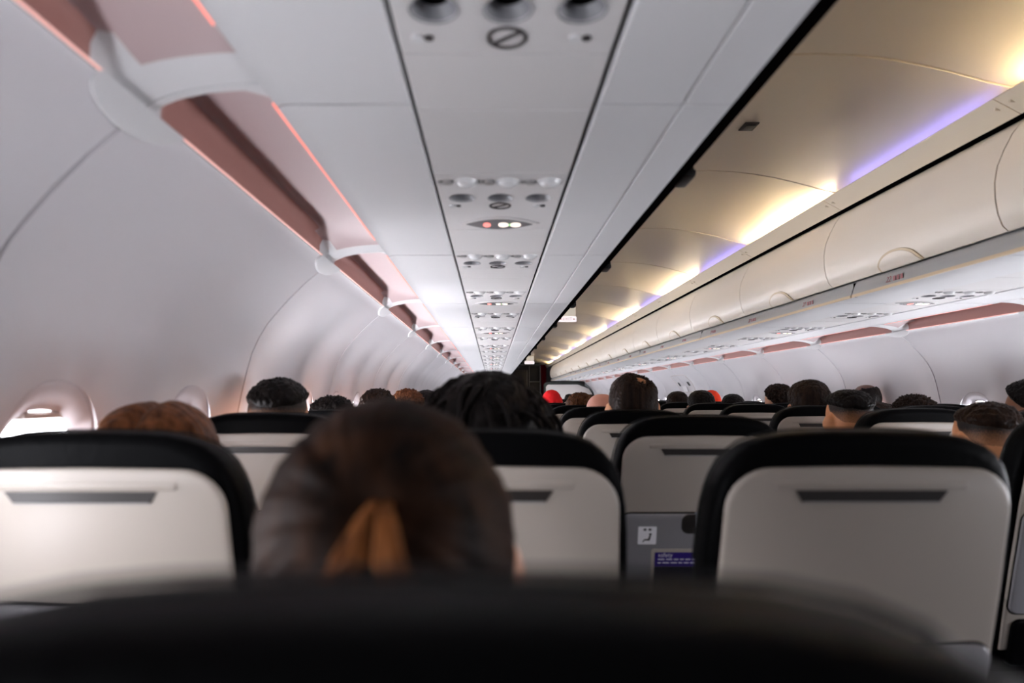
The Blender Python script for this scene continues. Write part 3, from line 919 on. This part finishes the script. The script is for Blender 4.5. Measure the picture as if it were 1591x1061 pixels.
def person(px, py, d, skin, hair, hcol, shirt, label, rz=0.0, seed=1, base=.012, extra=None, stub=False, tilt=0.0):
    """px, py: where the top of the head shows; d: distance ahead"""
    zt = top_z(py, d)
    hk = base if hair else 0
    sc = zt / (1.200 + hk)
    o = link('person', BODY, None, None, True, 180) if False else bpy.data.objects.new('person', BODY)
    if o.name not in COL.objects: COL.objects.link(o)
    if not BODY.materials: BODY.materials.append(SK['tan'])
    o.material_slots[0].link = 'OBJECT'; o.material_slots[0].material = SK[skin]
    o.location = (px_x(px, d), d, 0); o.rotation_euler = (0, 0, rz); o.scale = (1, 1, sc)
    tag(o, label, 'person', 'seated passengers')
    for nm, me, m in (('shirt', SHIRT, cloth(shirt)), ('trousers', TROUSERS, cloth((44, 48, 60))), ('shoes', SHOES, M['shoe'])):
        c = bpy.data.objects.new(nm, me); COL.objects.link(c); c.parent = o
        if not me.materials: me.materials.append(M['shoe'])
        c.material_slots[0].link = 'OBJECT'; c.material_slots[0].material = m
    if stub:
        finish(hair_mesh('stubble', seed + 9), 'stubble', H['stub'], o, True, 180)
    if hair:
        bm = hair_mesh(hair, seed, base)
        if extra: extra(bm)
        finish(bm, 'hair', H[hcol], o, True, 180)
    return o

# nearest rows, left of the aisle -----------------------------------------
def braids(bm):
    rnd = random.Random(3)
    for i in range(46):
        az = rnd.uniform(-PI * .75, PI * .75); el = rnd.uniform(.25, 1.35)
        d = Vector((math.sin(az) * math.cos(el), -math.cos(az) * math.cos(el), math.sin(el)))
        p = HC + Vector((d.x * HR.x, d.y * HR.y, d.z * HR.z)) * 1.10
        out = Vector((d.x, d.y, 0)).normalized() if abs(d.x) + abs(d.y) > .01 else Vector((0, -1, 0))
        pts = [p - d * .01, p + d * .012 + out * .010]
        q = pts[-1]; n = rnd.randint(7, 11); lean = rnd.uniform(-.006, .006)
        for j in range(n):
            q = q + out * (.012 * max(0, 1 - j / 3.2)) + Vector((lean, -.002, -.004 - .0045 * min(j, 4)))
            pts.append(q.copy())
        add_tube(bm, pts, [.0045] * 2 + [.0055 * (1 - .4 * j / n) for j in range(n)], 6)
    for i in range(26):
        az = rnd.uniform(0, 2 * PI); el = rnd.uniform(.75, 1.5)
        d = Vector((math.sin(az) * math.cos(el), -math.cos(az) * math.cos(el), math.sin(el)))
        p = HC + Vector((d.x * HR.x, d.y * HR.y, d.z * HR.z)) * 1.12
        tang = d.cross(Vector((rnd.uniform(-1, 1), rnd.uniform(-1, 1), .3))).normalized()
        pts = [p - tang * .028 - d * .004, p - tang * .014 + d * .005, p + d * .009, p + tang * .014 + d * .004, p + tang * .028 - d * .006]
        add_tube(bm, pts, [.004, .006, .0065, .006, .003], 6)

def woman_hair():
    """long hair drawn back from all sides into a tie on the back of the head"""
    bm = bmesh.new(); bmesh.ops.create_icosphere(bm, subdivisions=6, radius=1.0)
    tie = Vector((.02, -.90, .36)).normalized()
    for v in bm.verts:
        d = v.co.normalized()
        az = abs(math.atan2(d.x, -d.y)); el = math.degrees(math.asin(max(-1, min(1, d.z))))
        lim = interp([(0, -58), (PI * .3, -52), (PI * .5, -30), (PI * .62, 14), (PI * .8, 36), (PI, 38)], az)
        p = smoothstep(lim - 4, lim + 10, el)
        e1 = tie.orthogonal().normalized(); e2 = tie.cross(e1)
        ang = math.atan2(d.dot(e1), d.dot(e2)); rho = d.angle(tie)
        groove = .0035 * noise.noise(Vector((ang * 3.2, rho * .8, 4.0))) + .0022 * noise.noise(Vector((ang * 9, rho * 1.2, 9.0))) + .0010 * noise.noise(Vector((ang * 26, rho * 1.5, 2.0)))
        t = .017 + groove * smoothstep(.12, .5, rho) + .004 * smoothstep(.9, 1.4, rho) - .010 * math.exp(-(rho / .22) ** 2)
        nn = Vector((d.x / HR.x, d.y / HR.y, d.z / HR.z)).normalized()
        k = -.012 + (t + .012) * p
        q = HC + Vector((d.x * HR.x, d.y * HR.y, d.z * HR.z)) + nn * k
        if el < 0 and az < PI * .6: q.x *= 1 + .05 * smoothstep(0, -30, el)
        v.co = q
    return bm
def ponytail(parent):
    tp = HC + Vector((.010, -.100, .039))
    bm = bmesh.new(); rnd = random.Random(5)
    for i in range(110):
        a = rnd.choice((-1, -1, -1, 1, 1)) * rnd.uniform(.40, .98); b = rnd.uniform(0, 1)
        spread = a * (.078 if a < 0 else .060) + rnd.uniform(-.004, .004)
        w = 1 if abs(a) > .3 else .6
        pts = [tp + Vector((a * .006, .010, rnd.uniform(-.006, .008))), tp + Vector((a * .010, -.010 - .008 * b, .004 - .004 * abs(a)))]
        n = 9
        for j in range(1, n + 1):
            f = j / n
            pts.append(tp + Vector((spread * (f ** .62) + .003 * math.sin(6 * f + i), -.020 - .010 * b - .004 * f + .012 * f * f, -.004 - .150 * f - .012 * abs(a) * f)))
        add_tube(bm, pts, [.0022, .003] + [.0034 * (1 - .75 * (j / n) ** 2) for j in range(1, n + 1)], 6)
    finish(bm, 'ponytail', H['tail'], parent, True, 180)
    bm = bmesh.new(); n = 20
    bmesh.ops.create_uvsphere(bm, u_segments=20, v_segments=10, radius=1)
    bmesh.ops.scale(bm, vec=(.010, .006, .007), verts=bm.verts); bmesh.ops.translate(bm, vec=tp + Vector((0, -.006, .001)), verts=bm.verts)
    finish(bm, 'hair_tie', H['tail'], parent)
w = person(604, 625, .53, 'light', None, None, (34, 32, 36), 'person with long brown hair tied back, seen from behind, large and blurred in front', seed=2)
w.scale.z = top_z(625, .53) / 1.217
finish(woman_hair(), 'hair', H['woman'], w, True, 180); ponytail(w)
person(248, 622, 1.20, 'light', 'bob', 'auburn', (64, 22, 20), 'person with centre-parted reddish-brown hair in the nearest left window seat', seed=4, base=.022)
person(757, 577, 1.22, 'dark', 'short', 'black', (24, 24, 26), 'person with thick black braided hair in the left middle seat behind the ponytail', seed=5, base=.024, extra=braids)
person(434, 588, 1.93, 'tan', 'fade_top', 'black', (40, 42, 48), 'person with short black hair and bare neck, second left window seat', seed=6, base=.013, stub=True)
person(517, 616, 2.64, 'tan', 'curly', 'black', (60, 60, 66), 'person with low scruffy black hair just right of the cropped black head', seed=7, base=.010)
person(587, 605, 3.36, 'brown', 'curly', 'brownblack', (50, 50, 60), 'person with round dark hair, left side between scruffy hair and brown curls', seed=8, base=.012)
person(634, 605, 4.02, 'light', 'curly', 'curlbrown', (90, 80, 70), 'person with curly reddish-brown hair far along the left side', seed=9, base=.022)
person(662, 606, 4.85, 'tan', 'short', 'black', (40, 40, 40), 'person with black hair, farthest head beside the left wall', seed=10, base=.012)
# aisle column, left ------------------------------------------------------
person(983, 580, 2.60, 'tan', 'thin', 'brownblack', (46, 44, 46), 'person with dark hair thinning at the crown, left aisle seat', seed=11, base=.014)
person(935, 612, 3.36, 'pink', None, None, (70, 70, 78), 'person with a bald pink head in the left aisle column', seed=12)
person(902, 611, 4.10, 'light', 'curly', 'brown', (60, 52, 50), 'person with wavy brown hair ahead of the bald pink head', seed=13, base=.014)
def cap_hat(o, rgb, h=.02):
    bm = bmesh.new(); bmesh.ops.create_icosphere(bm, subdivisions=5, radius=1.0)
    for v in bm.verts:
        d = v.co.normalized(); el = math.degrees(math.asin(max(-1, min(1, d.z))))
        p = smoothstep(-22, -10, el); t = .012 + .012 * smoothstep(-4, -12, el) * p + .006 * smoothstep(.5, 1, d.z) + .0025 * noise.noise(d * 6)
        nn = Vector((d.x / HR.x, d.y / HR.y, d.z / HR.z)).normalized()
        v.co = HC + Vector((d.x * HR.x, d.y * HR.y, d.z * HR.z)) + nn * (-.012 + (t + .012) * p)
    finish(bm, 'cap', cloth(rgb), o, True, 180)
p = person(857, 609, 5.53, 'tan', None, None, (60, 30, 30), 'person in a bright red cap far down the aisle'); cap_hat(p, (206, 30, 34))
person(830, 607, 6.98, 'tan', 'short', 'black', (40, 40, 40), 'person with dark hair at the far end, left of the red cap', seed=15)
person(884, 612, 13.3, 'tan', 'short', 'black', (50, 50, 60), 'tiny dark-haired person against the pale far bulkhead', seed=16)
person(917, 613, 9.85, 'light', 'short', 'brownblack', (60, 60, 70), 'tiny brown-haired person between wavy brown hair and the bald pink head', seed=17)
# right of the aisle ------------------------------------------------------
person(1052, 608, 5.55, 'tan', 'short', 'brownblack', (40, 40, 44), 'person with dark hair right of the balding man, below the white wall placard', seed=18)
person(1089, 606, 4.86, 'light', 'short', 'black', (36, 36, 40), 'person with thick black hair in front of the orange cap', seed=19, base=.016)
p = person(1105, 609, 6.25, 'light', None, None, (120, 60, 40), 'person in an orange-red cap on the right, behind thick black hair'); cap_hat(p, (214, 62, 34))
person(1138, 612, 5.55, 'dark', 'short', 'black', (40, 40, 50), 'person with small round black hair, right side', seed=21)
person(1209, 597, 4.80, 'light', 'curly', 'brownblack', (70, 70, 76), 'person with tousled dark brown hair beside the tall dark round head, right', seed=22, base=.014, rz=.35)
person(1256, 590, 3.32, 'light', 'short', 'brownblack', (44, 44, 50), 'person with full rounded dark brown hair, tall in the right aisle column', seed=23, base=.020)
person(1318, 605, 2.78, 'tan', 'fade_top', 'black', (22, 22, 24), 'person with short black top, faded sides and bare ear, right aisle column', seed=24, base=.014, stub=True, rz=.06)
person(1345, 596, 4.72, 'dark', 'bald_ring', 'black', (50, 46, 46), 'person with a bald dark crown close to the right wall', seed=25, base=.008)
person(1362, 625, 3.95, 'brown', 'short', 'brownblack', (60, 30, 30), 'person with low dark hair, below the bald dark crown', seed=26)
person(1419, 614, 3.34, 'brown', 'curly', 'brownblack', (40, 40, 44), 'person with low spread dark curls over the right middle seat', seed=27, base=.016)
person(1531, 625, 2.06, 'tan', 'fade_top', 'brownblack', (14, 14, 15), 'person with faded brown haircut, bare neck and black shirt, near right edge', seed=28, base=.012, stub=True, rz=-.05)
person(1606, 590, 2.62, 'brown', 'coily', 'black', (40, 40, 44), 'person with tall curly black hair, cut by the right picture edge', seed=29, base=.020, rz=.5)

# ------------------------------------------------------------------ exit signs, exit hatch, front of the cabin
def exit_sign(label, x, y, ztop, w=.20, h=.165):
    t = thing('exit_sign', label, 'exit sign', (x, y, CZ + ztop), 'hanging exit signs')
    bm = bmesh.new(); add_box(bm, (0, 0, -h * .34), (w * .92, .05, h * .68), .012)
    for q in range(9): add_box(bm, (-w * .4 + w * .1 * q, -.026, -h * .34), (.004, .003, h * .55), 0)
    finish(bm, 'housing', M['exitbody'], t)
    bm = bmesh.new(); add_box(bm, (0, -.004, -h * .83), (w, .055, h * .34), .008); finish(bm, 'lit_face', M['exitlit'], t)
    R = Matrix.Rotation(PI / 2, 4, 'X')
    text_mesh('lettering', 'EXIT', .042, M['exitred'], t, Matrix.Translation((0, -.0325, -h * .84)) @ R, 1.25)
    bm = bmesh.new()
    for s in (-1, 1):
        for e in (0,):
            pts = [(s * .085, -h * .84), (s * .066, -h * .84 + .013), (s * .066, -h * .84 - .013)]
            add_layers(bm, [[(x_, y_, z_) for x_, z_ in pts] for y_ in (-.0318, -.0330)])
    finish(bm, 'arrow_mark', M['exitred'], t, False)
exit_sign('lit white EXIT sign hanging from the aisle ceiling, nearer of the two', .822, 7.5, .993)
exit_sign('small lit EXIT sign hanging at the far end of the aisle ceiling', .935, 17.2, 1.035, .24, .20)

door = bpy.data.objects.new('door_1', None); COL.objects.link(door); door['kind'] = 'structure'; door.location = (XR, 9.45, CZ)
bm = bmesh.new()
def wall_plate(bm, w, z0, z1, r, off, yc=0, th=.004):
    ring = rrect(w, (z1 - z0) / 2, r, 6, 0, (z0 + z1) / 2)
    add_layers(bm, [[(-(wall_x(z) + o + (ridge(9.45 + yc + y, z))), yc + y, z) for y, z in ring] for o in (off - th, off)])

hr = rrect(.37, .115, .06, 6, 0, .185); hp = []
for (a_, b_), (c_, d_) in zip(hr, hr[1:] + hr[:1]):
    m_ = max(1, int(math.hypot(c_ - a_, d_ - b_) / .03))
    hp += [(a_ + (c_ - a_) * q / m_, b_ + (d_ - b_) * q / m_) for q in range(m_)]
hp.append(hp[0])
add_tube(bm, [(-(wall_x(z) + .001 + ridge(9.45 + y, z)), y, z) for y, z in hp], .0035, 6); finish(bm, 'hatch_seam', M['shade'], door, True, 60)
for yy_ in (-.23, .22):
    bm = bmesh.new(); wall_plate(bm, .035, .155, .205, .012, .016, yy_); finish(bm, 'hatch_handle', M['black'], door, True, 40)
bm = bmesh.new(); wall_plate(bm, .085, .075, .155, .006, .015, 0); finish(bm, 'instruction_placard', M['paper'], door, True, 40)

# wall across the front, the galley and bulkheads
bm = bmesh.new(); add_box(bm, (XR / 2, 20.6, CZ - .08), (3.6, .06, 2.4)); tag(finish(bm, 'wall_front', M['galley'], None, False), kind='structure')
YG = 20.0
t = thing('galley_cabinet', 'tall dark galley cabinet with metal frame at the far end of the aisle', 'galley cabinet', (1.245, YG, 0))
bm = bmesh.new(); add_box(bm, (0, .20, .82), (.31, .34, 1.60), .004); finish(bm, 'body', M['galley'], t)
bm = bmesh.new(); add_box(bm, (0, .20, 1.86), (.31, .34, .44), .004); finish(bm, 'upper_compartment', M['galleyblack'], t)
for xx in (-.16, .16):
    bm = bmesh.new(); add_box(bm, (xx, .02, 1.06), (.022, .03, 2.10), .003); finish(bm, 'upright', M['alu'], t)
for zz in (1.63, 1.76): pass
bm = bmesh.new(); add_box(bm, (0, .02, 1.645), (.30, .03, .022), .003); finish(bm, 'cross_rail', M['alu'], t)
bm = bmesh.new(); add_box(bm, (.03, .015, 1.35), (.20, .012, .44), .003); dd = finish(bm, 'door', M['galley'], t)
bm = bmesh.new(); add_box(bm, (-.05, .005, 1.40), (.012, .015, .10), .003); finish(bm, 'handle', M['alu'], dd)
t = thing('galley_door', 'dark grey galley panel left of the metal-framed cabinet', 'galley panel', (.78, YG + .1, 0))
bm = bmesh.new(); add_box(bm, (0, .02, 1.0), (.52, .04, 1.96), .01); finish(bm, 'panel', M['galley'], t)
bm = bmesh.new(); add_box(bm, (.245, -.01, 1.0), (.025, .03, 1.96), .003); finish(bm, 'edge_trim', M['alu'], t)
bm = bmesh.new(); add_cyl(bm, (.10, -.02, 1.30), (.10, .01, 1.30), .03, .03, 16); finish(bm, 'latch', M['alu'], t)
t = thing('header_beam', 'dark header beam with pale lip across the end of the aisle ceiling', 'beam', (.985, YC1 - .3, CZ + .98))
bm = bmesh.new(); add_box(bm, (0, 0, -.005), (1.28, .10, .05), .004); finish(bm, 'body', M['bulkframe'], t)
bm = bmesh.new(); add_box(bm, (0, -.055, -.035), (1.20, .02, .02), .003); finish(bm, 'lip', M['alu'], t)
# red curtain hanging in folds
t = thing('galley_curtain', 'narrow red curtain gathered at the right end of the aisle', 'curtain', (1.47, YG - .35, 0))
bm = bmesh.new()
rows = []
for j in range(14):
    z = CZ + .93 - j * .15
    r = []
    n = 40
    for i in range(n + 1):
        u = i / n
        x = (u - .5) * (.17 - .04 * math.sin(PI * j / 13)) + .05 * (j / 13); r.append((x, .028 * math.sin(u * 7 * PI) + .01 * math.sin(u * 23 + j), z))
    rows.append(r)
rows = [r + [(x, y + .004, z) for x, y, z in reversed(r)] for r in rows]
add_layers(bm, rows); finish(bm, 'cloth', M['curtain'], t, True, 70)
bm = bmesh.new(); add_cyl(bm, (-.12, 0, CZ + .94), (.12, 0, CZ + .94), .008, .008, 10); finish(bm, 'curtain_rail', M['alu'], t)
# bulkhead partitions, right and left
for s, xo, lab in ((1, 0, 'left'), (-1, XR, 'right')):
    t = thing('bulkhead_partition', 'pale bulkhead with dark rounded frame at the far %s of the cabin' % lab, 'bulkhead', (xo, YEND + .1, 0))
    def poly(ins, top, xin, n=7):
        pts = [(xin - ins, .02), (xin - ins, CZ + top - .09)]
        for k in range(1, n): a = k * PI / 2 / n; pts.append((xin - ins - .09 + .09 * math.cos(a), CZ + top - .09 + .09 * math.sin(a)))
        pts += [(-.30, CZ + top)]
        for z in (.22, .10, .0, -.2, -.5, -.8, -1.17):
            if z < top - .05: pts.append((wall_x(z) + .02 + ins * .8, CZ + z))
        return [(s * x, z) for x, z in pts]
    bm = bmesh.new(); pr = poly(0, .40, .60); add_layers(bm, [[(x, y, z) for x, z in pr] for y in (-.03, .03)]); finish(bm, 'frame', M['bulkframe'], t, False)
    bm = bmesh.new(); pr = poly(.055, .335, .60); add_layers(bm, [[(x, y, z) for x, z in pr] for y in (-.045, -.028)]); finish(bm, 'panel', M['bulk'], t, False)
    # fascia between the bins and the partition
bm = bmesh.new(); add_box(bm, (-.28, YEND + .15, CZ + .66), (1.3, .05, .48)); add_box(bm, (XR + .28, YEND + .15, CZ + .66), (1.3, .05, .48)); 
tag(finish(bm, 'trim_4', M['bulkframe'], None, False), kind='structure')

# ------------------------------------------------------------------ light from behind, camera, render settings
w = bpy.data.worlds.new('World'); scene.world = w; w.use_nodes = True
bg = w.node_tree.nodes['Background']; bg.inputs['Color'].default_value = lin(206, 208, 216); bg.inputs['Strength'].default_value = .12

cd = bpy.data.cameras.new('camera'); cam = bpy.data.objects.new('camera', cd); COL.objects.link(cam)
cam.location = (0, 0, CZ); cam.rotation_euler = (PI / 2, 0, 0)
cd.sensor_width = 36; cd.lens = 1060 * 36 / 1591
cd.shift_x = 30.5 / 1591; cd.shift_y = 86.5 / 1591
cd.clip_start = .01; cd.clip_end = 200
cd.dof.use_dof = True; cd.dof.focus_distance = 4.5; cd.dof.aperture_fstop = 2.8
scene.camera = cam
vs = scene.view_settings
vs.view_transform = 'Standard'; vs.look = 'None'; vs.exposure = 0.42; vs.gamma = 1.0; vs.use_curve_mapping = False
scene.cycles.use_denoising = True
scene.cycles.max_bounces = 10; scene.cycles.diffuse_bounces = 6; scene.cycles.glossy_bounces = 4
scene.cycles.sample_clamp_indirect = 8.0
